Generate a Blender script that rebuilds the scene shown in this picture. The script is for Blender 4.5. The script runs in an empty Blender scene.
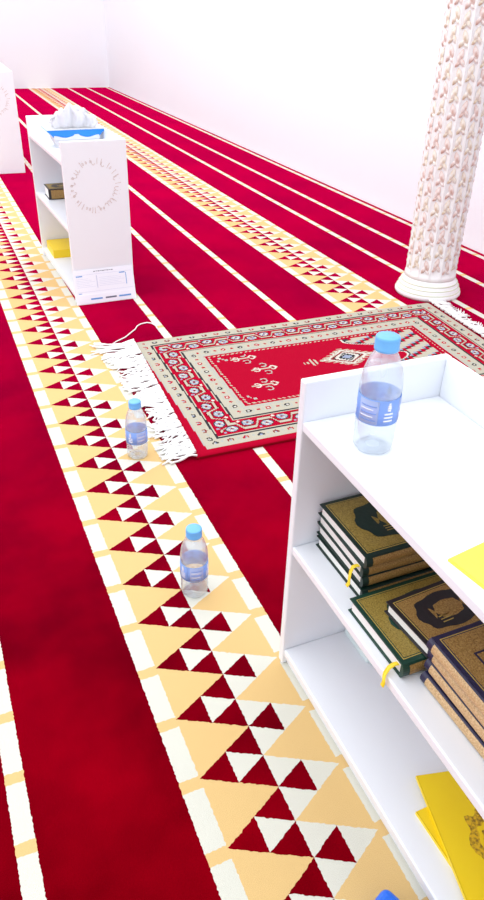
import bpy, bmesh, math, random
from mathutils import Vector, Matrix
random.seed(7)
scene = bpy.context.scene
C = scene.collection
PI = math.pi

# ------------------------------------------------------------------ camera
cam_d = bpy.data.cameras.new('camera')
cam_d.sensor_fit = 'VERTICAL'; cam_d.sensor_height = 36.0
cam_d.lens = 705.7 / 900 * 36.0
cam_d.clip_start = 0.02
cam = bpy.data.objects.new('camera', cam_d); C.objects.link(cam)
r_ = Vector((0.9201, -0.3908, 0.0266)); u_ = Vector((0.1903, 0.5053, 0.8417)); f_ = Vector((0.3424, 0.7694, -0.5393))
cam.matrix_world = Matrix(((r_.x, u_.x, -f_.x, 0), (r_.y, u_.y, -f_.y, 0), (r_.z, u_.z, -f_.z, 1.0), (0, 0, 0, 1)))
scene.camera = cam
# ------------------------------------------------------------------ world and lights
w = bpy.data.worlds.new('world'); scene.world = w; w.use_nodes = True
bg = w.node_tree.nodes['Background']; bg.inputs[0].default_value = (0.90, 0.94, 1.0, 1); bg.inputs[1].default_value = 1.0
def area(name, loc, rot, sx, sy, power, col=(1, 1, 1)):
    d = bpy.data.lights.new(name, 'AREA'); d.shape = 'RECTANGLE'; d.size = sx; d.size_y = sy; d.energy = power; d.color = col
    o = bpy.data.objects.new(name, d); C.objects.link(o); o.location = loc; o.rotation_euler = rot
    return o
area('ceiling_light', (0.3, 4.8, 3.15), (0, 0, 0), 3.6, 9.6, 135, (0.97, 0.98, 1.0))
area('window_light', (-2.6, 3.0, 1.7), (0, math.radians(-90), 0), 1.6, 6.0, 40, (0.96, 0.98, 1.0))
# ------------------------------------------------------------------ view
vs = scene.view_settings
vs.view_transform = 'Standard'; vs.look = 'None'; vs.gamma = 1.0; vs.use_curve_mapping = False
vs.exposure = 0.35

# ------------------------------------------------------------------ node helpers
def lin(r, g, b):
    f = lambda c: (c / 255) / 12.92 if c / 255 <= 0.04045 else ((c / 255 + 0.055) / 1.055) ** 2.4
    return (f(r), f(g), f(b), 1)

class X:                      # arithmetic on shader sockets
    nt = None
    def __init__(s, v): s.v = v
    @staticmethod
    def op(kind, *a):
        n = X.nt.nodes.new('ShaderNodeMath'); n.operation = kind
        for i, q in enumerate(a):
            q = q.v if isinstance(q, X) else q
            if isinstance(q, (int, float)): n.inputs[i].default_value = q
            else: X.nt.links.new(q, n.inputs[i])
        return X(n.outputs[0])
    def __add__(s, o): return X.op('ADD', s, o)
    def __sub__(s, o): return X.op('SUBTRACT', s, o)
    def __rsub__(s, o): return X.op('SUBTRACT', o, s)
    def __mul__(s, o): return X.op('MULTIPLY', s, o)
    __radd__ = __add__; __rmul__ = __mul__
    def __truediv__(s, o): return X.op('DIVIDE', s, o)
    def __lt__(s, o): return X.op('LESS_THAN', s, o)
    def __gt__(s, o): return X.op('GREATER_THAN', s, o)
    def abs(s): return X.op('ABSOLUTE', s)
    def frac(s): return X.op('FRACT', s)
    def sin(s): return X.op('SINE', s)
    def max(s, o): return X.op('MAXIMUM', s, o)
    def min(s, o): return X.op('MINIMUM', s, o)
    def inv(s): return X.op('SUBTRACT', 1.0, s)

def new_mat(name, rough=0.5, **kw):
    m = bpy.data.materials.new(name); m.use_nodes = True
    p = m.node_tree.nodes['Principled BSDF']; p.inputs['Roughness'].default_value = rough
    for k, v in kw.items(): p.inputs[k].default_value = v
    return m, m.node_tree, p
def mixc(nt, fac, a, b):
    n = nt.nodes.new('ShaderNodeMix'); n.data_type = 'RGBA'
    for sock, val in ((n.inputs[0], fac), (n.inputs[6], a), (n.inputs[7], b)):
        val = val.v if isinstance(val, X) else val
        if hasattr(val, 'links'): nt.links.new(val, sock)
        else: sock.default_value = val
    return n.outputs[2]
def noise(nt, scale, detail=3, vec=None, rough=0.5):
    n = nt.nodes.new('ShaderNodeTexNoise'); n.inputs['Scale'].default_value = scale
    n.inputs['Detail'].default_value = detail; n.inputs['Roughness'].default_value = rough
    if vec is None:
        tc = nt.nodes.new('ShaderNodeTexCoord'); vec = tc.outputs['Object']
    nt.links.new(vec, n.inputs['Vector'])
    return n
def bump(nt, p, height, strength, dist=0.002):
    b = nt.nodes.new('ShaderNodeBump'); b.inputs['Strength'].default_value = strength; b.inputs['Distance'].default_value = dist
    nt.links.new(height, b.inputs['Height']); nt.links.new(b.outputs[0], p.inputs['Normal'])
def mottled(name, c1, c2, scale, rough=0.6, bstr=0.0, detail=3, ramp=None, **kw):
    m, nt, p = new_mat(name, rough, **kw)
    n = noise(nt, scale, detail); fac = n.outputs['Fac']
    if ramp:
        r = nt.nodes.new('ShaderNodeMapRange'); r.inputs['From Min'].default_value = ramp[0]; r.inputs['From Max'].default_value = ramp[1]
        nt.links.new(fac, r.inputs['Value']); fac = r.outputs[0]
    nt.links.new(mixc(nt, fac, c1, c2), p.inputs['Base Color'])
    if bstr: bump(nt, p, n.outputs['Fac'], bstr)
    return m

# ------------------------------------------------------------------ mesh helpers
def tag(o, label=None, cat=None, group=None, kind=None):
    if label: o['label'] = label
    if cat: o['category'] = cat
    if group: o['group'] = group
    if kind: o['kind'] = kind
    return o
def link(name, me, mat, parent=None):
    o = bpy.data.objects.new(name, me); C.objects.link(o)
    if mat and not me.materials: me.materials.append(mat)
    if parent: o.parent = parent
    return o
def empty(name, loc=(0, 0, 0), rz=0):
    o = bpy.data.objects.new(name, None); C.objects.link(o); o.empty_display_size = 0.05
    o.location = loc; o.rotation_euler = (0, 0, rz); return o
def mesh(name, vs_, fs, smooth=False):
    me = bpy.data.meshes.new(name); me.from_pydata(vs_, [], fs); me.update()
    if smooth:
        for p in me.polygons: p.use_smooth = True
    return me
def box_mesh(name, x0, x1, y0, y1, z0, z1, bev=0.0, seg=2):
    bm = bmesh.new()
    bmesh.ops.create_cube(bm, size=1)
    for v in bm.verts:
        v.co = Vector((x0 + (v.co.x + .5) * (x1 - x0), y0 + (v.co.y + .5) * (y1 - y0), z0 + (v.co.z + .5) * (z1 - z0)))
    if bev: bmesh.ops.bevel(bm, geom=bm.edges[:], offset=bev, segments=seg, affect='EDGES', profile=.5)
    me = bpy.data.meshes.new(name); bm.to_mesh(me); bm.free(); return me
def box(name, mat, parent, x0, x1, y0, y1, z0, z1, bev=0.0, seg=2):
    return link(name, box_mesh(name, x0, x1, y0, y1, z0, z1, bev, seg), mat, parent)
def lathe(name, prof, n=40, mod=None, cap=True):
    vs_, fs = [], []
    for r, z in prof:
        for i in range(n):
            a = 2 * PI * i / n; rr = r * (mod(a, r, z) if mod else 1)
            vs_.append((rr * math.cos(a), rr * math.sin(a), z))
    for k in range(len(prof) - 1):
        for i in range(n):
            j = (i + 1) % n; fs.append((k * n + i, k * n + j, (k + 1) * n + j, (k + 1) * n + i))
    if cap:
        fs.append(tuple(range(n))[::-1]); fs.append(tuple((len(prof) - 1) * n + i for i in range(n)))
    me = mesh(name, vs_, fs, True); return me
def tube_into(vs_, fs, pts, r, n=5, taper=1.0):
    base = len(vs_); m = len(pts)
    for k, p in enumerate(pts):
        p = Vector(p); t = (Vector(pts[min(k + 1, m - 1)]) - Vector(pts[max(k - 1, 0)]))
        t = t.normalized() if t.length > 1e-9 else Vector((1, 0, 0))
        up = Vector((0, 0, 1)) if abs(t.z) < .9 else Vector((1, 0, 0))
        a = t.cross(up).normalized(); b = a.cross(t)
        rr = r * (1 + (taper - 1) * k / (m - 1))
        for i in range(n):
            q = p + rr * (math.cos(2 * PI * i / n) * a + math.sin(2 * PI * i / n) * b); vs_.append(tuple(q))
    for k in range(m - 1):
        for i in range(n):
            j = (i + 1) % n; fs.append((base + k * n + i, base + k * n + j, base + (k + 1) * n + j, base + (k + 1) * n + i))
    fs.append(tuple(base + i for i in range(n))[::-1]); fs.append(tuple(base + (m - 1) * n + i for i in range(n)))
def tube(name, mat, parent, pts, r, n=6):
    a, b = [], []; tube_into(a, b, pts, r, n); return link(name, mesh(name, a, b, True), mat, parent)
def prism(name, mat, parent, pts, z0, z1):          # polygon outline in x,y extruded in z
    n = len(pts)
    vs_ = [(x, y, z0) for x, y in pts] + [(x, y, z1) for x, y in pts]
    fs = [tuple(range(n))[::-1], tuple(range(n, 2 * n))] + [(i, (i + 1) % n, n + (i + 1) % n, n + i) for i in range(n)]
    return link(name, mesh(name, vs_, fs), mat, parent)
def copy_tree(o, parent=None):
    c = o.copy(); C.objects.link(c); c.parent = parent
    for ch in list(o.children): copy_tree(ch, c)
    return c

# ------------------------------------------------------------------ materials
WHITE_WOOD = mottled('white_laminate', (0.81, 0.83, 0.88, 1), (0.85, 0.87, 0.91, 1), 6, 0.32)
WALL = mottled('wall_paint', (0.85, 0.865, 0.91, 1), (0.88, 0.89, 0.935, 1), 1.2, 0.75)
PAPER = mottled('page_edges', (0.80, 0.78, 0.72, 1), (0.90, 0.89, 0.86, 1), 240, 0.8)
INK = mottled('dark_print', (0.10, 0.11, 0.16, 1), (0.16, 0.17, 0.24, 1), 90, 0.7)
INK_BLUE = mottled('blue_print', (0.10, 0.28, 0.62, 1), (0.14, 0.34, 0.70, 1), 90, 0.7)
INK_PALE = mottled('pale_print', (0.52, 0.56, 0.72, 1), (0.58, 0.62, 0.78, 1), 90, 0.7)
SHEET = mottled('notice_paper', (0.80, 0.82, 0.90, 1), (0.86, 0.88, 0.94, 1), 14, 0.6)
SCRIPT = mottled('gilt_script', (0.42, 0.27, 0.24, 1), (0.72, 0.58, 0.52, 1), 60, 0.5)
GREEN_COVER = mottled('green_leather', (0.002, 0.018, 0.013, 1), (0.005, 0.030, 0.021, 1), 160, 0.42, 0.15)
MOSS_COVER = mottled('bright_green_leather', (0.003, 0.036, 0.022, 1), (0.006, 0.052, 0.033, 1), 160, 0.42, 0.15)
NAVY_COVER = mottled('navy_leather', (0.012, 0.010, 0.035, 1), (0.022, 0.02, 0.07, 1), 160, 0.42, 0.15)
BLACK_COVER = mottled('dark_leather', (0.012, 0.010, 0.012, 1), (0.022, 0.018, 0.022, 1), 160, 0.42, 0.15)
GOLD = mottled('stamped_gold', (0.19, 0.125, 0.016, 1), (0.43, 0.31, 0.07, 1), 520, 0.45, 0.3, 3, (0.3, 0.7))
GOLD_FINE = mottled('stamped_gold_line', (0.40, 0.27, 0.05, 1), (0.55, 0.40, 0.10, 1), 200, 0.4)
GOLD_WARM = mottled('warm_stamped_gold', (0.20, 0.10, 0.018, 1), (0.46, 0.28, 0.085, 1), 520, 0.45, 0.3, 3, (0.3, 0.7))
TAN_SPINE = mottled('tan_gilt_spine', (0.42, 0.25, 0.10, 1), (0.68, 0.48, 0.26, 1), 520, 0.5, 0.2, 3, (0.3, 0.7))
YELLOW = mottled('yellow_card', (0.87, 0.60, 0.004, 1), (0.93, 0.67, 0.008, 1), 18, 0.42)
YELLOW_PALE = mottled('pale_yellow_paper', (0.95, 0.80, 0.05, 1), (1.0, 0.86, 0.09, 1), 18, 0.5)
OCHRE = mottled('ochre_print', (0.25, 0.13, 0.005, 1), (0.75, 0.46, 0.01, 1), 220, 0.5, 0, 2, (0.35, 0.6))
RIBBON = mottled('yellow_ribbon', (0.90, 0.62, 0.01, 1), (0.98, 0.72, 0.03, 1), 80, 0.45)
CAP = mottled('blue_cap_plastic', (0.12, 0.40, 0.80, 1), (0.16, 0.46, 0.86, 1), 40, 0.35)
LABEL = mottled('blue_label_film', (0.40, 0.60, 0.98, 1), (0.45, 0.64, 0.99, 1), 30, 0.35)
LABEL_PALE = mottled('pale_label_film', (0.66, 0.76, 0.97, 1), (0.72, 0.80, 0.98, 1), 30, 0.35)
PRINT_WHITE = mottled('white_print', (0.84, 0.86, 0.94, 1), (0.9, 0.92, 0.97, 1), 30, 0.5)
BLUE_PACK = mottled('blue_pack', (0.005, 0.20, 0.80, 1), (0.01, 0.27, 0.88, 1), 12, 0.35)
BLUE_DEEP = mottled('blue_plastic', (0.015, 0.13, 0.72, 1), (0.02, 0.17, 0.78, 1), 30, 0.3)
TISSUE = mottled('tissue_paper', (0.90, 0.90, 0.93, 1), (0.95, 0.95, 0.97, 1), 60, 0.9)
PALE_GREEN = mottled('pale_plastic', (0.66, 0.76, 0.76, 1), (0.72, 0.80, 0.80, 1), 20, 0.3)
STONE = mottled('column_plaster', (0.80, 0.79, 0.79, 1), (0.87, 0.86, 0.87, 1), 12, 0.6)
LEAF_PINK = mottled('pink_gilt_relief', (0.62, 0.40, 0.34, 1), (0.84, 0.77, 0.75, 1), 45, 0.5, 0, 3, (0.35, 0.65))
LEAF_GOLD = mottled('gold_gilt_relief', (0.64, 0.50, 0.36, 1), (0.84, 0.80, 0.76, 1), 45, 0.5, 0, 3, (0.35, 0.65))
BASE_GREEN = mottled('base_green_line', (0.50, 0.58, 0.42, 1), (0.78, 0.72, 0.55, 1), 30, 0.5)
FRINGE = mottled('cotton_fringe', (0.80, 0.78, 0.76, 1), (0.92, 0.91, 0.90, 1), 90, 0.95)

def clear_plastic(name, tint, gloss, haze, rough):
    m = bpy.data.materials.new(name); m.use_nodes = True; nt = m.node_tree
    for n in list(nt.nodes):
        if n.type != 'OUTPUT_MATERIAL': nt.nodes.remove(n)
    out = [n for n in nt.nodes if n.type == 'OUTPUT_MATERIAL'][0]
    tr = nt.nodes.new('ShaderNodeBsdfTransparent'); tr.inputs[0].default_value = tint
    gl = nt.nodes.new('ShaderNodeBsdfGlossy'); gl.inputs['Roughness'].default_value = rough
    df = nt.nodes.new('ShaderNodeBsdfDiffuse'); df.inputs[0].default_value = (0.90, 0.95, 1.0, 1)
    tl = nt.nodes.new('ShaderNodeBsdfTranslucent'); tl.inputs[0].default_value = (0.90, 0.95, 1.0, 1)
    m0 = nt.nodes.new('ShaderNodeMixShader'); m0.inputs[0].default_value = 0.5
    nt.links.new(df.outputs[0], m0.inputs[1]); nt.links.new(tl.outputs[0], m0.inputs[2])
    lw = nt.nodes.new('ShaderNodeLayerWeight'); lw.inputs['Blend'].default_value = gloss
    m1 = nt.nodes.new('ShaderNodeMixShader'); m1.inputs[0].default_value = haze
    nt.links.new(tr.outputs[0], m1.inputs[1]); nt.links.new(m0.outputs[0], m1.inputs[2])
    m2 = nt.nodes.new('ShaderNodeMixShader'); nt.links.new(lw.outputs['Facing'], m2.inputs[0])
    nt.links.new(m1.outputs[0], m2.inputs[1]); nt.links.new(gl.outputs[0], m2.inputs[2])
    nt.links.new(m2.outputs[0], out.inputs['Surface'])
    return m
BOTTLE = clear_plastic('clear_bottle_plastic', (0.985, 0.995, 1, 1), 0.16, 0.26, 0.12)
WATER = clear_plastic('drinking_water', (0.97, 0.99, 1, 1), 0.06, 0.05, 0.05)
def film(m, amount=0.55):              # thin printed film lets light through
    nt = m.node_tree; p = nt.nodes['Principled BSDF']; out = [n for n in nt.nodes if n.type == 'OUTPUT_MATERIAL'][0]
    tl = nt.nodes.new('ShaderNodeBsdfTranslucent'); nt.links.new(p.inputs['Base Color'].links[0].from_socket, tl.inputs[0])
    mx = nt.nodes.new('ShaderNodeMixShader'); mx.inputs[0].default_value = amount
    nt.links.new(p.outputs[0], mx.inputs[1]); nt.links.new(tl.outputs[0], mx.inputs[2]); nt.links.new(mx.outputs[0], out.inputs['Surface'])
for m in (LABEL, LABEL_PALE): film(m)
film(TISSUE, 0.35)

# carpet -----------------------------------------------------------
RED_A, RED_B = (0.10, 0.0, 0.0004, 1), (0.24, 0.0, 0.003, 1)
def carpet_material():
    m, nt, p = new_mat('striped_carpet', 1.0)
    X.nt = nt
    tc = nt.nodes.new('ShaderNodeTexCoord')
    sx = nt.nodes.new('ShaderNodeSeparateXYZ'); nt.links.new(tc.outputs['Object'], sx.inputs[0])
    jn = noise(nt, 170, 1, tc.outputs['Object']); sc = nt.nodes.new('ShaderNodeSeparateColor'); nt.links.new(jn.outputs['Color'], sc.inputs[0])
    x = X(sx.outputs[0]) + (X(sc.outputs[0]) - 0.5) * 0.0042
    y = X(sx.outputs[1]) + (X(sc.outputs[1]) - 0.5) * 0.0042
    s = (1.5576 - y) / 0.11298
    far = x > 1.0; near = x < -0.6
    u = x - 0.1805 - far * 1.2052 + near * 1.2052
    c, tl, tr_, W = 0.1383, 0.0325, 0.2425, 0.2700
    fs = (s.frac() - 0.5).abs(); fs2 = ((s + 0.5).frac() - 0.5).abs()
    t = (c - u) / (c - tl); t2 = (u - c) / (tr_ - c)
    left = t > 0.0; right = t2 > 0.0
    bigL = left * (fs < (t.inv() * 0.5)); cenL = (t < 0.5) * (fs < (t * 0.5)) * left
    bigR = right * (fs2 < (t2.inv() * 0.5)); cenR = (t2 < 0.5) * (fs2 < (t2 * 0.5)) * right
    dashL = (u < tl) * (((s - 0.045).frac() - 0.5).abs() > 0.0875)
    dashR = (u > tr_) * (((s + 0.5).frac() - 0.5).abs() > 0.10)
    band = (u > 0.0) * (u < W)
    white = cenL.max(bigR * cenR.inv()).max(dashL).max(dashR)
    redp = (bigL * cenL.inv()).max(cenR)
    stripe = None
    for cx in (-1.25, -0.525, -0.286, -0.0457, 0.6783, 0.9173, 1.1575, 1.8687, 2.1034, 2.3533):
        k = (x - cx).abs() < 0.0142; stripe = k if stripe is None else stripe.max(k)
    sbreak = ((s - 0.06).frac() - 0.5).abs() < 0.085
    patch = noise(nt, 2.2, 4, tc.outputs['Object'], 0.6)
    mr = nt.nodes.new('ShaderNodeMapRange'); mr.inputs[1].default_value = .40; mr.inputs[2].default_value = .62; nt.links.new(patch.outputs['Fac'], mr.inputs[0])
    red = mixc(nt, mr.outputs[0], RED_A, RED_B)
    beige = (0.72, 0.49, 0.21, 1); ivory = (0.68, 0.67, 0.58, 1)
    bandc = mixc(nt, white, beige, ivory); bandc = mixc(nt, redp, bandc, red)
    strc = mixc(nt, sbreak, ivory, beige)
    col = mixc(nt, stripe, red, strc); col = mixc(nt, band, col, bandc)
    pile = noise(nt, 900, 2, tc.outputs['Object'])
    g = nt.nodes.new('ShaderNodeMapRange'); g.inputs[3].default_value = 0.86; g.inputs[4].default_value = 1.10; nt.links.new(pile.outputs['Fac'], g.inputs[0])
    mul = nt.nodes.new('ShaderNodeMix'); mul.data_type = 'RGBA'; mul.blend_type = 'MULTIPLY'; mul.inputs[0].default_value = 1
    nt.links.new(col, mul.inputs[6]); nt.links.new(g.outputs[0], mul.inputs[7]); nt.links.new(mul.outputs[2], p.inputs['Base Color'])
    pale = (band * redp.inv()).max(stripe)
    nt.links.new((1.0 - pale * 0.88).v, p.inputs['Sheen Weight']); p.inputs['Sheen Roughness'].default_value = 0.44
    p.inputs['Sheen Tint'].default_value = (1, 0.0, 0.13, 1); p.inputs['Specular IOR Level'].default_value = 0.0
    bump(nt, p, pile.outputs['Fac'], 0.35, 0.004)
    return m
CARPET = carpet_material()

# ------------------------------------------------------------------ the setting
RX, BY = 2.392, 9.87
floor = link('floor', mesh('floor', [(-3.2, -1.5, 0), (RX, -1.5, 0), (RX, BY, 0), (-3.2, BY, 0)], [(0, 1, 2, 3)]), CARPET)
tag(floor, 'crimson carpet with ivory stripes and beige triangle bands', kind='structure')
wr = box('wall_right', WALL, None, RX, RX + 0.15, -1.5, BY + .15, 0, 3.2); tag(wr, 'plain white side wall', kind='structure')
wb = box('wall_back', WALL, None, -3.2, RX, BY, BY + 0.15, 0, 3.2); tag(wb, 'plain white far wall', kind='structure')

# ------------------------------------------------------------------ column
def make_column():
    root = tag(empty('decorated_column', (1.825, 2.275, 0)), 'slender white fluted column with pinkish gold leaf relief', 'column')
    R0 = 0.101; NF = 14; H = 3.2
    base = lathe('base', [(0.1280, 0), (0.1318, 0.006), (0.1318, 0.014), (0.1270, 0.022), (0.1241, 0.024), (0.1241, 0.030), (0.1213, 0.038), (0.1165, 0.041), (0.1156, 0.048), (0.1117, 0.054), (0.1060, 0.062), (0.1012, 0.076)], 56)
    b = link('base', base, STONE, root)
    for r, z in ((0.1265, 0.0225), (0.1199, 0.0395), (0.1122, 0.0545)):
        pts = [(r * math.cos(a * PI / 24), r * math.sin(a * PI / 24), z) for a in range(49)]
        a_, f2 = [], []; tube_into(a_, f2, pts, 0.0022, 6); link('painted_ring', mesh('painted_ring', a_, f2, True), BASE_GREEN, b)
    n = NF * 12
    def fl(a, r, z):
        ph = (a * NF / (2 * PI)) % 1.0
        d = abs(ph - .5) * 2                     # 0 flute centre, 1 rib
        return 1.0 - 0.085 * (1 - d ** 4) if z > 0.09 else 1.0
    prof = [(R0 + .002, 0.070), (R0, 0.088), (R0, 0.10)] + [(R0, 0.10 + k * 0.31) for k in range(1, 10)] + [(R0, H)]
    link('shaft', lathe('shaft', prof, n, fl), STONE, root)
    # leaf relief: a lobed leaf pair, shared mesh
    def leaf(flip):
        vs_, fs = [], []
        def blade(cx, cz, ang, ln, wd):
            b0 = len(vs_); k = 6
            for i in range(k + 1):
                t = i / k; hw = wd * math.sin(PI * (t * .92 + .04)) ** .8
                for sd in (-1, 0, 1):
                    lx = sd * hw; lz = (t - .5) * ln
                    vs_.append((0.0095 * (1 - abs(sd) * .8) * math.sin(PI * (t * .9 + .05)) , cx + lx * math.cos(ang) - lz * math.sin(ang), cz + lx * math.sin(ang) + lz * math.cos(ang)))
            for i in range(k):
                for j in range(2): fs.append((b0 + i * 3 + j, b0 + i * 3 + j + 1, b0 + i * 3 + j + 4, b0 + i * 3 + j + 3))
        blade(0.003 * flip, 0.006, 0.28 * flip, 0.046, 0.0100)
        blade(-0.007 * flip, -0.012, -0.5 * flip, 0.032, 0.0070)
        blade(0.009 * flip, -0.018, 0.8 * flip, 0.024, 0.0055)
        return mesh('leaf', vs_, fs, True)
    lm = [leaf(1), leaf(-1)]; lm[0].materials.append(LEAF_PINK); lm[1].materials.append(LEAF_GOLD)
    lm2 = [leaf(1), leaf(-1)]; lm2[0].materials.append(LEAF_GOLD); lm2[1].materials.append(LEAF_PINK)
    rest_v, rest_f = [], []
    for i in range(NF):
        a = 2 * PI * (i + .5) / NF
        for k in range(55):
            z = 0.125 + k * 0.0555 + 0.012 * (i % 2)
            facing = math.cos(a - math.atan2(-2.275, -1.825)) > -0.15 and z < 1.25
            me = (lm if (i + k // 3) % 3 else lm2)[(i + k) % 2]
            if facing:
                o = link('leaf', me, None, root); o.location = (0.0920 * math.cos(a), 0.0920 * math.sin(a), z); o.rotation_euler = (0, 0, a)
            else:
                b0 = len(rest_v)
                for v in me.vertices:
                    x, y = 0.0920 + v.co.x, v.co.y
                    rest_v.append((x * math.cos(a) - y * math.sin(a), x * math.sin(a) + y * math.cos(a), z + v.co.z))
                for p in me.polygons: rest_f.append(tuple(b0 + q for q in p.vertices))
    tag(link('leaf_relief', mesh('leaf_relief', rest_v, rest_f, True), LEAF_PINK, root), kind='stuff')
make_column()

# ------------------------------------------------------------------ shelves
def script_ring(parent, cx, cz, y, rad):
    rnd = random.Random(3)
    vs_, fs = [], []
    def put(pts, r):                       # (angle, radial offset) list
        P = [(cx + (rad + q) * math.cos(a), y, cz + (rad + q) * math.sin(a)) for a, q in pts]
        tube_into(vs_, fs, P, r, 4)
    for a0, a1 in ((0.05, PI + 0.45), (PI + 0.62, 2 * PI - 0.22)):
        a = a0
        while a < a1:
            kind = rnd.random(); st = 0.09 + 0.08 * rnd.random()
            if kind < .35:   put([(a, -.008), (a + .015, .004), (a + .01, .013)], .0007)
            elif kind < .7:  put([(a + st * t, -.006 - .006 * math.sin(PI * t)) for t in (0, .25, .5, .75, 1)] + [(a + st, .004)], .0007)
            else:            put([(a + .03 + .028 * math.cos(q), .001 + .005 * math.sin(q)) for q in (0, 1.05, 2.1, 3.14, 4.2, 5.2, 6.2)], .0007)
            if rnd.random() < .5: put([(a + .02, .011), (a + .035, .0115)], .0007)
            a += st * 1.15
    return link('calligraphy_ring', mesh('calligraphy_ring', vs_, fs), SCRIPT, parent)
def make_shelf(label, loc, rz, D, L, H, zt, zm, zb, tk=0.015):
    # local: x 0..D from open front to back panel, y 0..L, z up
    root = tag(empty('bookshelf', loc, rz), label, 'bookshelf', 'low white bookshelves on the carpet')
    e0 = box('end_panel', WHITE_WOOD, root, 0, D, 0, tk, 0, H, 0.0022)
    box('end_panel', WHITE_WOOD, root, 0, D, L - tk, L, 0, H, 0.0022)
    box('back_panel', WHITE_WOOD, root, D - tk * .8, D, tk, L - tk, 0.0, H - .0006, 0.0018)
    for nm, z in (('top_board', zt), ('middle_board', zm), ('bottom_board', zb)):
        box(nm, WHITE_WOOD, root, 0.001 if nm != 'bottom_board' else 0.002, D - tk * .8, tk, L - tk, z - tk * 1.05, z, 0.0028, 3)
    box('plinth', WHITE_WOOD, root, 0.010, 0.022, tk, L - tk, 0, zb - tk * 1.05)
    script_ring(e0, D * .47, H * .738, -0.0005, 0.082)
    return root
NX, NY, ND, NL, NH = 0.425, 0.765, 0.245, 0.640, 0.562
NZT, NZM, NZB = 0.500, 0.272, 0.036
near = make_shelf('white bookshelf in the foreground holding stacks of gilded books', (NX, NY - NL, 0), 0, ND, NL, NH, NZT, NZM, NZB)
FX, FY = 0.449, 2.612; FD, FL, FH = 0.232, 0.64, 0.572; FR = math.radians(1.5)
far = make_shelf('white bookshelf carrying a blue tissue pack, printed notice on its end', (FX, FY, 0), FR, FD, FL, FH, 0.508, 0.276, 0.036)
left = make_shelf('white bookshelf farthest away, cut by the left edge of the photo', (0.378, 5.02, 0), math.radians(-1), 0.245, .64, 0.585, 0.515, 0.28, 0.036)
def on_far(x, y, z):
    c, s_ = math.cos(FR), math.sin(FR); return (FX + x * c - y * s_, FY + x * s_ + y * c, z)

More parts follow.
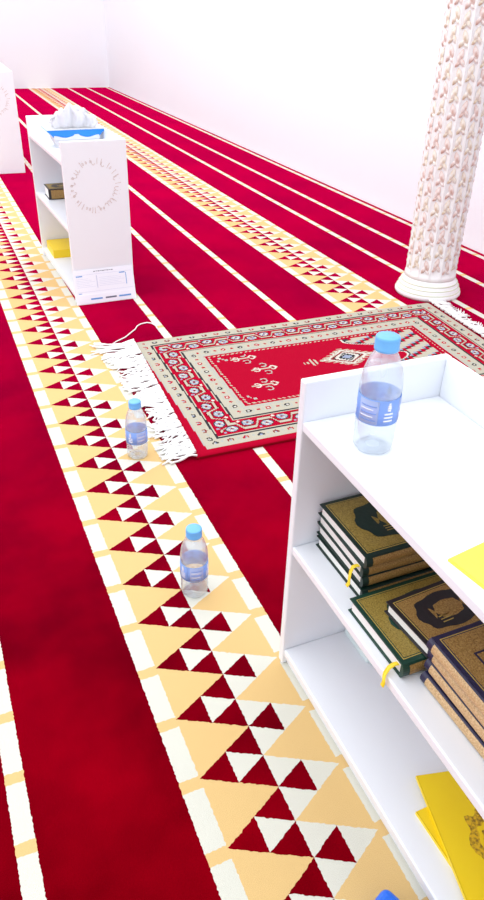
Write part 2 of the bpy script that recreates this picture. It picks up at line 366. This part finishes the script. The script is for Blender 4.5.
# ------------------------------------------------------------------ books
def rounded(cx, cy, hx, hy, lobes):
    pts = []
    for i in range(40):
        a = 2 * PI * i / 40; r = 1 + lobes * math.cos(8 * a)
        c, s_ = math.cos(a), math.sin(a)
        pts.append((cx + hx * r * math.copysign(abs(c) ** .75, c), cy + hy * r * math.copysign(abs(s_) ** .75, s_)))
    return pts
def make_book(label, w, l, t, cover, gold, spine_mat, medal='oval', group=None, ribbon=None):
    """local: x 0 spine .. w fore-edge, y 0..l, z 0..t"""
    root = tag(empty('hardcover_book'), label, 'book', group)
    ct = 0.0018
    box('back_cover', cover, root, 0.003, w, 0, l, 0, ct, .0008)
    fc = box('front_cover', cover, root, 0.003, w, 0, l, t - ct, t, .0008)
    box('page_block', PAPER, root, 0.006, w - .004, .004, l - .004, ct, t - ct)
    # rounded spine
    k = 10; pts = []
    for i in range(k + 1):
        a = PI / 2 + PI * i / k; pts.append((0.006 + 0.0075 * math.cos(a), t / 2 + t / 2 * math.sin(a)))
    vs_ = [(x, 0, z) for x, z in pts] + [(x, l, z) for x, z in pts]; n = len(pts)
    fs = [tuple(range(n)), tuple(range(n, 2 * n))[::-1]] + [(i, n + i, n + i + 1, i + 1) for i in range(n - 1)] + [(n - 1, 2 * n - 1, n, 0)]
    sp = link('spine', mesh('spine', vs_, fs), cover, root)
    # stamped spine field, a shell just proud of the spine
    pp = [(0.006 + 0.0079 * math.cos(PI / 2 + PI * i / k), t / 2 + (t / 2 + .0003) * math.sin(PI / 2 + PI * i / k)) for i in range(2, k - 1)]
    n = len(pp); y0, y1 = .010, l - .010
    vs_ = [(x, y0, z) for x, z in pp] + [(x, y1, z) for x, z in pp] + [(x + .0006, y0, z) for x, z in pp] + [(x + .0006, y1, z) for x, z in pp]
    fs = [(i, i + 1, n + i + 1, n + i) for i in range(n - 1)] + [(2 * n + i, 3 * n + i, 3 * n + i + 1, 2 * n + i + 1) for i in range(n - 1)]
    link('spine_stamping', mesh('spine_stamping', vs_, fs), spine_mat, sp)
    mgn = .009
    box('gold_line', GOLD_FINE, fc, mgn - .0022 + .004, w - mgn + .0022, mgn - .0022, l - mgn + .0022, t, t + .00018)
    box('cover_line', cover, fc, mgn + .004 - .0008, w - mgn + .0008, mgn - .0008, l - mgn + .0008, t, t + .00026)
    box('gold_field', gold, fc, mgn + .0045, w - mgn - .0005, mgn + .0005, l - mgn - .0005, t, t + .0004)
    cx, cy = (w + .004) / 2, l / 2
    if medal == 'oval':
        prism('medallion', cover, fc, rounded(cx, cy, w * .31, l * .345, .05), t, t + .0007)
        prism('medallion_centre', gold, fc, rounded(cx, cy, w * .15, l * .15, .04), t, t + .0009)
        for sg in (-1, 1):
            prism('medallion_finial', gold, fc, [(cx - .007, cy + sg * l * .175), (cx, cy + sg * l * .155), (cx + .007, cy + sg * l * .175), (cx + .010, cy + sg * l * .195), (cx - .010, cy + sg * l * .195)][::sg], t, t + .0009)
        for j in range(3):
            box('title_line', GOLD_FINE, fc, cx - w * .20 + j * .005, cx - w * .20 + j * .005 + .0014, cy + l * .05, cy + l * .17, t, t + .0009)
    else:
        box('inner_frame', cover, fc, cx - w * .26, cx + w * .26, cy - l * .30, cy + l * .30, t, t + .0006)
        box('inner_field', gold, fc, cx - w * .24, cx + w * .24, cy - l * .285, cy + l * .285, t, t + .0008)
        rr = random.Random(5)
        for q in range(26):
            ax, ay = cx + (rr.random() - .5) * w * .42, cy + (rr.random() - .5) * l * .50
            an = rr.random() * 6.28; rd = .005 + .004 * rr.random()
            P = [(ax + rd * (1 - j / 9) * math.cos(an + j * .6), ay + rd * (1 - j / 9) * math.sin(an + j * .6), t + .0008) for j in range(8)]
            tube('scroll', cover, fc, P, .0007, 4)
    if ribbon:
        y_, ln = ribbon
        hw = .0032; x_ = w * .10
        vs_, fs = [], []
        path = [(l - .02, t * .55), (l + .001, t * .55), (l + .008, t * .38), (l + .015, t * .12), (l + .0185, .001), (l + .0192, -ln * .5), (l + .0205, -ln)] if y_ else [(l - .02, t * .55), (l + .001, t * .55), (l + .005, t * .45), (l + .009, t * .1), (l + .012, -ln * .35), (l + .013, -ln * .7), (l + .016, -ln)]
        for j, (yy, zz) in enumerate(path):
            off = .004 * math.sin(j * .9)
            for th in (0, .0006): vs_ += [(x_ - hw + off, yy + th, zz + th * .5), (x_ + hw + off, yy + th, zz + th * .5)]
        for j in range(len(path) - 1):
            a, b = j * 4, j * 4 + 4
            fs += [(a, a + 1, b + 1, b), (a + 2, b + 2, b + 3, a + 3), (a, b, b + 2, a + 2), (a + 1, a + 3, b + 3, b + 1)]
        link('bookmark_ribbon', mesh('bookmark_ribbon', vs_, fs, True), RIBBON, root)
    return root
def put(o, x, y, z, deg): o.location = (x, y, z); o.rotation_euler = (0, 0, math.radians(deg)); return o

G1 = 'dark green books stacked at the far end of the middle shelf'
lab1 = ['dark green gilded book, lowest of the stack nearest the shelf end',
        'dark green gilded book, second from the bottom of its stack',
        'dark green gilded book, directly below the top book of its stack',
        'dark green book with gold cover and green medallion, top of its stack']
z = NZM; t1 = 0.0196
for i in range(4):
    b = make_book(lab1[i], 0.137, 0.186, t1, GREEN_COVER, GOLD, GOLD_WARM, 'oval', G1, ribbon=(0, .018) if i == 2 else None)
    dx, dy, a = ((.000, -.002, 90.6), (.0015, .002, 90.0), (-.001, .000, 89.2), (.0, -.001, 90.4))[i]
    put(b, 0.464 + .186 + dx, 0.608 + dy, z, a); z += t1 + .0004
g = make_book('bright green gilded book lying alone below a small navy book', 0.132, 0.190, 0.023, MOSS_COVER, GOLD, GOLD_WARM, 'oval', None, ribbon=(1, .014))
put(g, 0.440 + .190, 0.4685, NZM, 90.8)
nb = make_book('small navy book with bronze cover lying on the green book', 0.096, 0.140, 0.019, BLACK_COVER, GOLD_WARM, GOLD_WARM, 'oval')
put(nb, 0.475 + .140, 0.4715, NZM + .0237 + .0004, 94)
G3 = 'navy books with tan gilded spines, nearest stack'
lab3 = ['navy book with tan gilded spine, lowest in the nearest stack',
        'navy book with tan gilded spine, second from bottom of nearest stack',
        'navy book with tan gilded spine, just under the top one',
        'navy book with gold patterned cover on top of the tan-spined stack']
z = NZM; t3 = 0.0176
for i in range(4):
    b = make_book(lab3[i], 0.140, 0.200, t3 if i < 3 else .0195, NAVY_COVER, GOLD_WARM, TAN_SPINE, 'frame', G3)
    dx, dy, a = ((.0, -.003, 0.8), (.002, .0, 0), (.001, .0, -.6), (-.001, .0, 0.3))[i]
    put(b, 0.464 + dx, 0.2585 + dy, z, a); z += t3 + .0009

def booklet(label, w, l, t, mat, ornament, group=None, pages=None):
    root = tag(empty('booklet'), label, 'booklet', group)
    box('page_block', pages or PAPER, root, .001, w - .001, .001, l - .001, .0006, t - .0006)
    box('back_cover', mat, root, 0, w, 0, l, 0, .0006); fc = box('front_cover', mat, root, 0, w, 0, l, t - .0006, t, .0002)
    box('spine', mat, root, -.0008, .0006, 0, l, 0, t)
    if ornament:
        cx, cy = w * .56, l * .42
        prism('cover_ornament', OCHRE, fc, rounded(cx, cy, w * .25, l * .24, .13), t, t + .0003)
        prism('ornament_ring', mat, fc, rounded(cx, cy, w * .15, l * .14, .08), t, t + .0005)
        prism('ornament_heart', OCHRE, fc, rounded(cx, cy, w * .11, l * .10, .10), t, t + .0007)
        prism('ornament_tip', OCHRE, fc, rounded(cx, cy + l * .34, .010, .010, .15), t, t + .0004)
    return root
b = booklet('yellow booklet mostly hidden under the other on the bottom shelf', 0.125, 0.19, .005, YELLOW, False); put(b, 0.473, 0.412 - .19, NZB, 1)
b = booklet('yellow booklet with ochre ornament on top, foreground bottom shelf', 0.125, 0.185, .0055, YELLOW, True)
a = math.radians(-13.5); b.rotation_euler.z = a; b.location = (0.499 + .185 * math.sin(a), 0.455 - .185 * math.cos(a), NZB + .0052)
b = booklet('bright yellow pamphlet lying on the foreground bookshelf top', 0.14, 0.20, .003, YELLOW_PALE, False)
a = math.radians(9); b.rotation_euler.z = a; b.location = (0.438 + .20 * math.sin(a), 0.434 - .20 * math.cos(a), NZT)
# pale packet deep in the bottom compartment
pk = tag(empty('plastic_packet', (0.545, 0.668, NZB)), 'small pale plastic packet at the back of the bottom shelf', 'packet')
box('pouch', PALE_GREEN, pk, 0, .055, 0, .078, 0, .012, .004, 3); box('seal', PALE_GREEN, pk, .004, .051, -.008, .001, .004, .0052)

# far shelf contents
fb = make_book('small gilded book lying on the middle board of the far bookshelf', 0.11, 0.15, .042, BLACK_COVER, GOLD, GOLD_WARM, 'oval'); put(fb, *on_far(.175, .455, .276), 90)
b = booklet('yellow booklet on the bottom board of the far bookshelf', 0.13, 0.165, .034, YELLOW, False, None, YELLOW); put(b, *on_far(.016, .452, .036), 0)
# printed notice
nt_ = tag(empty('printed_notice', on_far(-.004, -.033, 0.0005), FR), 'white printed notice leaning low against the bookshelf end', 'notice')
nt_.rotation_euler.x = -0.235
box('sheet', SHEET, nt_, 0, .232, -.0008, 0, 0, .128)
box('lower_strip', SHEET, nt_, .0, .226, -.0022, -.0009, .002, .036)
def mark(nm, mat, x0, x1, z0, z1): box(nm, mat, nt_, x0, x1, -.0012, -.0009, z0, z1)
for i in range(9): mark('heading', INK, .078 + i * .0085, .0845 + i * .0085, .1175 + .001 * (i % 2), .1205)
mark('rule', INK_PALE, .006, .225, .109, .1098); mark('rule', INK_PALE, .006, .225, .046, .0468)
mark('column_bar', INK_PALE, .086, .089, .058, .104); mark('column_bar', INK_BLUE, .200, .2025, .060, .104)
mark('badge', INK_BLUE, .010, .034, .103, .107); mark('badge', INK_BLUE, .176, .198, .103, .107); mark('badge', INK_BLUE, .012, .024, .040, .0425)
for c0, c1 in ((.010, .080), (.096, .194)):
    for j in range(6): mark('text_line', INK_PALE, c0, c1 - .012 * (j % 3), .064 + j * .006, .0647 + j * .006)
for x0, x1, mt in ((.055, .10, INK_BLUE), (.112, .155, INK), (.165, .212, INK_BLUE)): box('footer', mt, nt_, x0, x1, -.0026, -.0023, .015, .021)

# tissue pack on far shelf
tp = tag(empty('tissue_pack', on_far(.116, .30, .508), FR), 'blue and white tissue pack with tissues billowing out', 'tissue pack')
def boat(name, rings):
    vs_, fs = [], []
    for hx, hy, zz in rings: vs_ += [(-hx, -hy, zz), (hx, -hy, zz), (hx, hy, zz), (-hx, hy, zz)]
    fs.append((3, 2, 1, 0)); k_ = len(rings)
    for k in range(k_ - 1):
        for i in range(4): j = (i + 1) % 4; fs.append((k * 4 + i, k * 4 + j, k * 4 + 4 + j, k * 4 + 4 + i))
    fs.append(tuple(4 * (k_ - 1) + i for i in range(4))); return mesh(name, vs_, fs)
link('pack_body', boat('pack_body', [(.070, .040, 0), (.080, .046, .020), (.084, .048, .036)]), TISSUE, tp)
tr0 = link('blue_band', boat('blue_band', [(.084, .049, .036), (.094, .052, .048), (.108, .054, .060), (.111, .056, .063)]), BLUE_PACK, tp)
wv = [(-.086, .030)] + [(-.084 + .168 * i / 24, .040 + .004 * math.cos(i / 24 * 4 * PI) + .004 * (1 if 11 <= i <= 13 else 0)) for i in range(25)] + [(.086, .030)]
n = len(wv); yf = -.0535
vs_ = [(x, yf, zz) for x, zz in wv] + [(x, yf + .010, zz) for x, zz in wv]
fs = [tuple(range(n))[::-1], tuple(range(n, 2 * n))] + [(i, (i + 1) % n, n + (i + 1) % n, n + i) for i in range(n)]
link('white_wave', mesh('white_wave', vs_, fs), TISSUE, tr0)
link('top_film', boat('top_film', [(.108, .053, .063), (.104, .050, .066)]), TISSUE, tp)
rnd = random.Random(11)
for k in range(7):                      # pulled-up tissue sheets with soft vertical folds
    vs_, fs = [], []; nu, nv = 46, 8
    ph = rnd.random() * 6; p2 = rnd.random() * 6; hw = .062 + .012 * rnd.random()
    for i in range(nu):
        a = i / (nu - 1) * 2 - 1
        h = (.072 + .012 * math.sin(4.3 * a + ph) + .007 * math.sin(11 * a + p2) - .004 * k) * (1 - .55 * abs(a) ** 3)
        for j in range(nv):
            v = j / (nv - 1)
            vs_.append((hw * a * (1 + .14 * math.sin(v * 2.4)) + .006 * math.sin(9 * v + p2) * v,
                        (k - 3) * .011 * (1 + .4 * v) + (.010 * math.sin(9 * a + ph) + .006 * math.sin(21 * a + p2)) * (.35 + .65 * v), .064 + h * v))
    for i in range(nu - 1):
        for j in range(nv - 1): fs.append((i * nv + j, (i + 1) * nv + j, (i + 1) * nv + j + 1, i * nv + j + 1))
    o = link('tissue', mesh('tissue', vs_, fs, True), TISSUE, tp)
    md = o.modifiers.new('thickness', 'SOLIDIFY'); md.thickness = .0006

# ------------------------------------------------------------------ bottles
def make_bottle():
    root = empty('water_bottle')
    prof = [(.010, .004), (.020, .001), (.0245, .000), (.0275, .004), (.0285, .010), (.0278, .015), (.0285, .020), (.0278, .025), (.0286, .031), (.0280, .036), (.0286, .041), (.0282, .044), (.0282, .084), (.0287, .0865), (.0290, .090), (.0287, .0945), (.0282, .099), (.0268, .108), (.0240, .118), (.0200, .128), (.0160, .1355), (.0130, .1395), (.0122, .1425), (.0122, .1505)]
    prof = [(r * (.945 if z < .1 else 1 - .055 * max(0, (.14 - z) / .04)), z) for r, z in prof]
    def pet(a, r, z): return 1 - .05 * max(0, math.cos(5 * a)) * (1 if z < .012 else 0)
    link('body', lathe('body', prof, 40, pet, cap=False), BOTTLE, root)
    wp = [(r - .0012, max(z, .0052)) for r, z in prof if z <= .118]
    link('water', lathe('water', wp, 40), WATER, root)
    cp = lathe('cap', [(.0150, .1405), (.0156, .1415), (.0156, .1440), (.0153, .1445), (.0153, .1560), (.0148, .1580), (.0135, .1588), (.004, .1588)], 48, lambda a, r, z: 1 + (.012 * math.cos(24 * a) if .144 < z < .157 else 0))
    link('cap', cp, CAP, root)
    def band(nm, mat, par, a0, a1, z0, z1, r, n=24):
        vs_, fs = [], []
        for i in range(n + 1):
            a = a0 + (a1 - a0) * i / n; c, s_ = math.cos(a), math.sin(a)
            vs_ += [(r * c, r * s_, z0), (r * c, r * s_, z1), ((r - .00025) * c, (r - .00025) * s_, z1), ((r - .00025) * c, (r - .00025) * s_, z0)]
        for i in range(n):
            for j in range(4): fs.append((i * 4 + j, i * 4 + 4 + j, i * 4 + 4 + (j + 1) % 4, i * 4 + (j + 1) % 4))
        fs += [(0, 1, 2, 3), (n * 4 + 3, n * 4 + 2, n * 4 + 1, n * 4)]
        return link(nm, mesh(nm, vs_, fs, True), mat, par)
    lb = band('label', LABEL, root, 0, 2 * PI, .046, .082, .0275, 48)
    for a0 in (0.15, 2.25, 4.34):
        band('text_panel', LABEL_PALE, lb, a0, a0 + 1.0, .0475, .0805, .0278, 10)
        for j in range(5): band('text_line', PRINT_WHITE if j % 2 else LABEL, lb, a0 + .1, a0 + .9 - .15 * (j % 2), .052 + j * .005, .0535 + j * .005, .0280, 8)
        e = a0 + 1.5
        for j, wd in enumerate((.05, .09, .10, .08)): band('emblem', PRINT_WHITE, lb, e - wd, e + wd, .076 - j * .003, .0787 - j * .003, .0278, 4)
        for j in range(3): band('wordmark', PRINT_WHITE, lb, e - .22, e + .22, .052 + j * .005, .0544 + j * .005, .0278, 6)
    return root
b0 = make_bottle()
tag(b0, 'clear water bottle with blue label standing on the foreground bookshelf', 'bottle', 'small water bottles'); b0.location = (0.485, 0.662, NZT); b0.rotation_euler.z = 3.0
b1 = copy_tree(b0); tag(b1, 'small water bottle on the triangle band beside the rug fringe'); b1.location = (0.374, 1.50, 0); b1.rotation_euler.z = 2.2
b2 = copy_tree(b0); tag(b2, 'small water bottle on the triangle band near the foreground bookshelf'); b2.location = (0.343, 0.982, 0); b2.rotation_euler.z = 3.9

# ------------------------------------------------------------------ blue pack at the bottom of the frame
bp = tag(empty('wipes_pack', (0.372, 0.306, 0), math.radians(22)), 'blue plastic pack beside the foreground bookshelf, cut by the bottom edge', 'pack')
box('pouch', BLUE_DEEP, bp, -.018, .018, -.06, .035, 0, .045, .010, 4); box('flap', BLUE_PACK, bp, -.012, .012, -.045, .005, .045, .048, .001)

# ------------------------------------------------------------------ prayer rug
rug = tag(empty('prayer_rug', (0, 0, 0)), 'red and tan patterned prayer rug with white tasselled ends', 'rug')
TL, TR, BL, BR = (0.548, 2.162), (1.745, 2.150), (0.507, 1.424), (1.690, 1.408)
LU, LV = 1.185, 0.742
def rp(u, v):                          # u 0..LU along, v 0..LV from near edge to far edge
    a, b = u / LU, v / LV
    x = (1 - b) * ((1 - a) * BL[0] + a * BR[0]) + b * ((1 - a) * TL[0] + a * TR[0])
    y = (1 - b) * ((1 - a) * BL[1] + a * BR[1]) + b * ((1 - a) * TL[1] + a * TR[1])
    return x, y
def rug_mat(name, c, k=.75):
    m = mottled(name, tuple(q * k for q in c[:3]) + (1,), c, 500, 1.0, .3)
    p = m.node_tree.nodes['Principled BSDF']; p.inputs['Specular IOR Level'].default_value = .05
    return m
PAL = [rug_mat('rug_red', (0.42, .0008, .022, 1)), rug_mat('rug_tan', (0.50, .46, .36, 1)), rug_mat('rug_blue', (0.30, .34, .46, 1)),
       rug_mat('rug_ivory', (.66, .62, .55, 1)), rug_mat('rug_dark', (.035, .035, .04, 1), .9), rug_mat('rug_maroon', (.22, .002, .008, 1)), rug_mat('rug_grey', (.42, .44, .40, 1))]
RED, TAN, BLU, IVO, DRK, MAR, GRY = range(7)
def border_cell(d, s, M0):
    """d distance from rug edge, s running coordinate along the side"""
    B1, G_, B2, DT = M0 + .046, M0 + .124, M0 + .182, M0 + .210
    if d < M0: return RED
    if d < B1:
        e = d - M0; h = (B1 - M0)
        if e < .003 or e > h - .003: return GRY if e < .003 else DRK
        k = (s / .044) % 1.0; idx = int(s / .044) % 3; q = (e - h / 2); r = math.hypot((k - .5) * .044, q)
        if .0045 < r < .0095 and q > -.004: return (RED, DRK, MAR)[idx]
        if r < .0028: return BLU
        k2 = ((s + .022) / .044) % 1.0; r2 = math.hypot((k2 - .5) * .044, q - .004)
        if r2 < .004: return GRY
        return TAN
    if d < G_:
        e = d - B1; h = G_ - B1; q = e - h / 2
        if e < .003 or e > h - .003: return DRK
        if e < .006 or e > h - .006: return TAN
        per = .105; k = (s / per) % 1.0
        wave = .022 * math.sin(2 * PI * k)
        wave = max(-.016, min(.016, wave * 1.6))
        dv = abs(q - wave)
        if dv < .0045: return TAN
        if dv < .0085: return MAR
        for kc, qc in ((.25, -.009), (.75, .009)):
            r = math.hypot((k - kc) * per * .8, q - qc)
            if r < .004: return MAR
            if r < .013: return (BLU, GRY, IVO, BLU)[int((k * per * 1.3 + q) / .006) % 4]
            if r < .0155: return DRK
        r = math.hypot((k - .02) * per, q + .022)
        if r < .005: return BLU
        r = math.hypot((k - .52) * per, q - .022)
        if r < .005: return IVO
        return RED
    if d < B2:
        e = d - G_; h = B2 - G_
        if e < .003: return DRK
        k = (s / .06) % 1.0; q = e - h / 2; r = math.hypot((k - .5) * .06, q * 1.1)
        if r < .004: return IVO
        if r < .009: return (RED, DRK)[int(s / .06) % 2]
        if .014 < r < .0175 and q < 0.006: return GRY
        if e > h - .016: return GRY if int(s / .006) % 2 == int(e / .005) % 2 else TAN
        if math.hypot((((s + .03) / .06) % 1.0 - .5) * .06, q) < .005: return RED
        return TAN
    if d < DT:
        e = d - B2
        if e > .008 and e < .015 and int((s + e) / .008) % 2: return TAN
        return RED
    return None
def rug_cell(u, v):
    ml = .034 * (1 - v / LV) + .002                    # plain red margin widens towards the near corner
    cand = [(u - ml, v, ml), (LU - u - .010, v, .010), (v - .020, u, .020), (LV - v - .004, u, .004)]
    e, s, mg = min(cand)
    c = border_cell(e + mg, s, mg)
    if c is not None: return c
    cx, cy = .645, .400                 # medallion
    x, y = u - cx, v - cy
    dm = abs(x) / .105 + abs(y) / .070
    if dm < 1:
        st = dm + .10 * (int(abs(x) / .008) % 2)
        if dm < .20: return BLU
        if dm < .30: return DRK
        if dm < .52: return IVO if (int(abs(x) / .007) + int(abs(y) / .007)) % 3 else DRK
        if dm < .62: return MAR
        if st < .85: return TAN if int((abs(x) + abs(y)) / .008) % 2 else IVO
        return RED if int(abs(y) / .006) % 2 else TAN
    if abs(y) < .006 + .02 * math.exp(-((abs(x) - .125) / .012) ** 2) and .105 < abs(x) < .16 and int(abs(x) / .007) % 2 == 0: return TAN
    # niche at the far end
    nx = .80 + 1.0 * abs(v - LV / 2) ** 1.2 * -1.0
    ex = u - (.855 - 1.15 * abs(v - LV / 2) + .02 * math.sin(v * 60))
    if ex > 0 and u > .60:
        if ex < .008: return IVO
        if ex < .014: return DRK
        k = (int(u / .012) * 7 + int(v / .012) * 13) % 9
        if k in (0, 4): return RED
        if k == 2: return DRK
        if k == 6: return BLU
        return TAN
    # stepped grey corner work and curled motifs at the foot end
    if u < .245 + .03 * (int(v / .02) % 2) and u < .30 and (v < .26 or v > .50): 
        if (int(u / .010) + int(v / .010)) % 3 == 0: return GRY
    for px, py in ((.285, .50), (.325, .41), (.290, .31)):
        for q in ((0, 0), (.030, .026), (.030, -.026), (.055, 0)):
            a, b = u - px - q[0], v - py - q[1]; r = math.hypot(a, b * .9)
            if .008 < r < .0125 and not (a < -.004 and abs(b) < .006): return IVO if q[0] != .030 else GRY
            if r < .0042: return MAR if q[0] else TAN
        if abs(v - py) < .003 and -.02 < u - px < .07: return TAN
    return RED
nu, nv = int(LU / .0036), int(LV / .0036)
TH = 0.011
def rz_(u, v): return TH + .0012 * math.sin(u * 9 + v * 4) * math.sin(v * 7)
vs_ = []
for i in range(nu + 1):
    for j in range(nv + 1):
        u, v = LU * i / nu, LV * j / nv; x, y = rp(u, v); e = min(u, LU - u, v, LV - v)
        vs_.append((x, y, rz_(u, v) - .004 * math.exp(-e / .004)))
fs = []; mi = []
for i in range(nu):
    for j in range(nv):
        a = i * (nv + 1) + j; fs.append((a, a + nv + 1, a + nv + 2, a + 1)); mi.append(rug_cell(LU * (i + .5) / nu, LV * (j + .5) / nv))
rim = [i * (nv + 1) for i in range(nu + 1)] + [nu * (nv + 1) + j for j in range(1, nv + 1)] + [i * (nv + 1) + nv for i in range(nu - 1, -1, -1)] + [j for j in range(nv - 1, 0, -1)]
b_ = len(vs_)
for r in rim: vs_.append((vs_[r][0], vs_[r][1], 0.0005))
n = len(rim)
for i in range(n): fs.append((rim[i], b_ + i, b_ + (i + 1) % n, rim[(i + 1) % n])); mi.append(MAR)
me = mesh('woven_field', vs_, fs, False)
for m in PAL: me.materials.append(m)
me.polygons.foreach_set('material_index', mi)
for p in me.polygons: p.use_smooth = True
link('woven_field', me, None, rug)
def fringe(side):
    rnd = random.Random(21 + side)
    vs_, fs = [], []
    N = 230
    for k in range(N):
        v = LV * (k + rnd.random()) / N; v += .0055 * math.sin(v * 170) + .004 * math.sin(v * 61)
        v = min(max(v, 0.002), LV - .002)
        cl = math.sin(v * 46) * .5 + math.sin(v * 87 + 1) * .3            # strands clump into tassels
        u0 = 0 if side == 0 else LU
        sg = -1 if side == 0 else 1
        ln = .048 + .034 * rnd.random() + .016 * cl
        if side == 0: ln += .055 * (v / LV) ** 2 * (.6 + .6 * rnd.random()) + .01 * math.sin(v * 20)
        drift = (rnd.random() - .5) * .085 + .035 * cl
        pts = []
        for j in range(7):
            t = j / 6; uu = u0 + sg * (ln * t - .003); vv = v + drift * t * t + .005 * math.sin(6 * t + k)
            x, y = rp(uu, min(max(vv, -.03), LV + .05)); zz = .010 * (1 - t) ** 2 + .0026 + .007 * abs(math.sin(4 * t + k * 1.7)) * (1 - .5 * t)
            pts.append((x, y, zz))
        tube_into(vs_, fs, pts, .0027 + .0010 * rnd.random(), 5, .7)
    tag(link('fringe', mesh('fringe', vs_, fs, True), FRINGE, rug), kind='stuff')
fringe(0); fringe(1)
P = [(0.470, 2.175), (0.500, 2.205), (0.537, 2.229), (0.588, 2.285), (0.604, 2.312), (0.622, 2.326), (0.645, 2.330), (0.660, 2.318), (0.667, 2.290), (0.664, 2.262)]
tag(tube('cord', FRINGE, None, [(x, y, .0026) for x, y in P], .0022, 6), 'thin white cord curling over the red carpet behind the rug', 'cord')
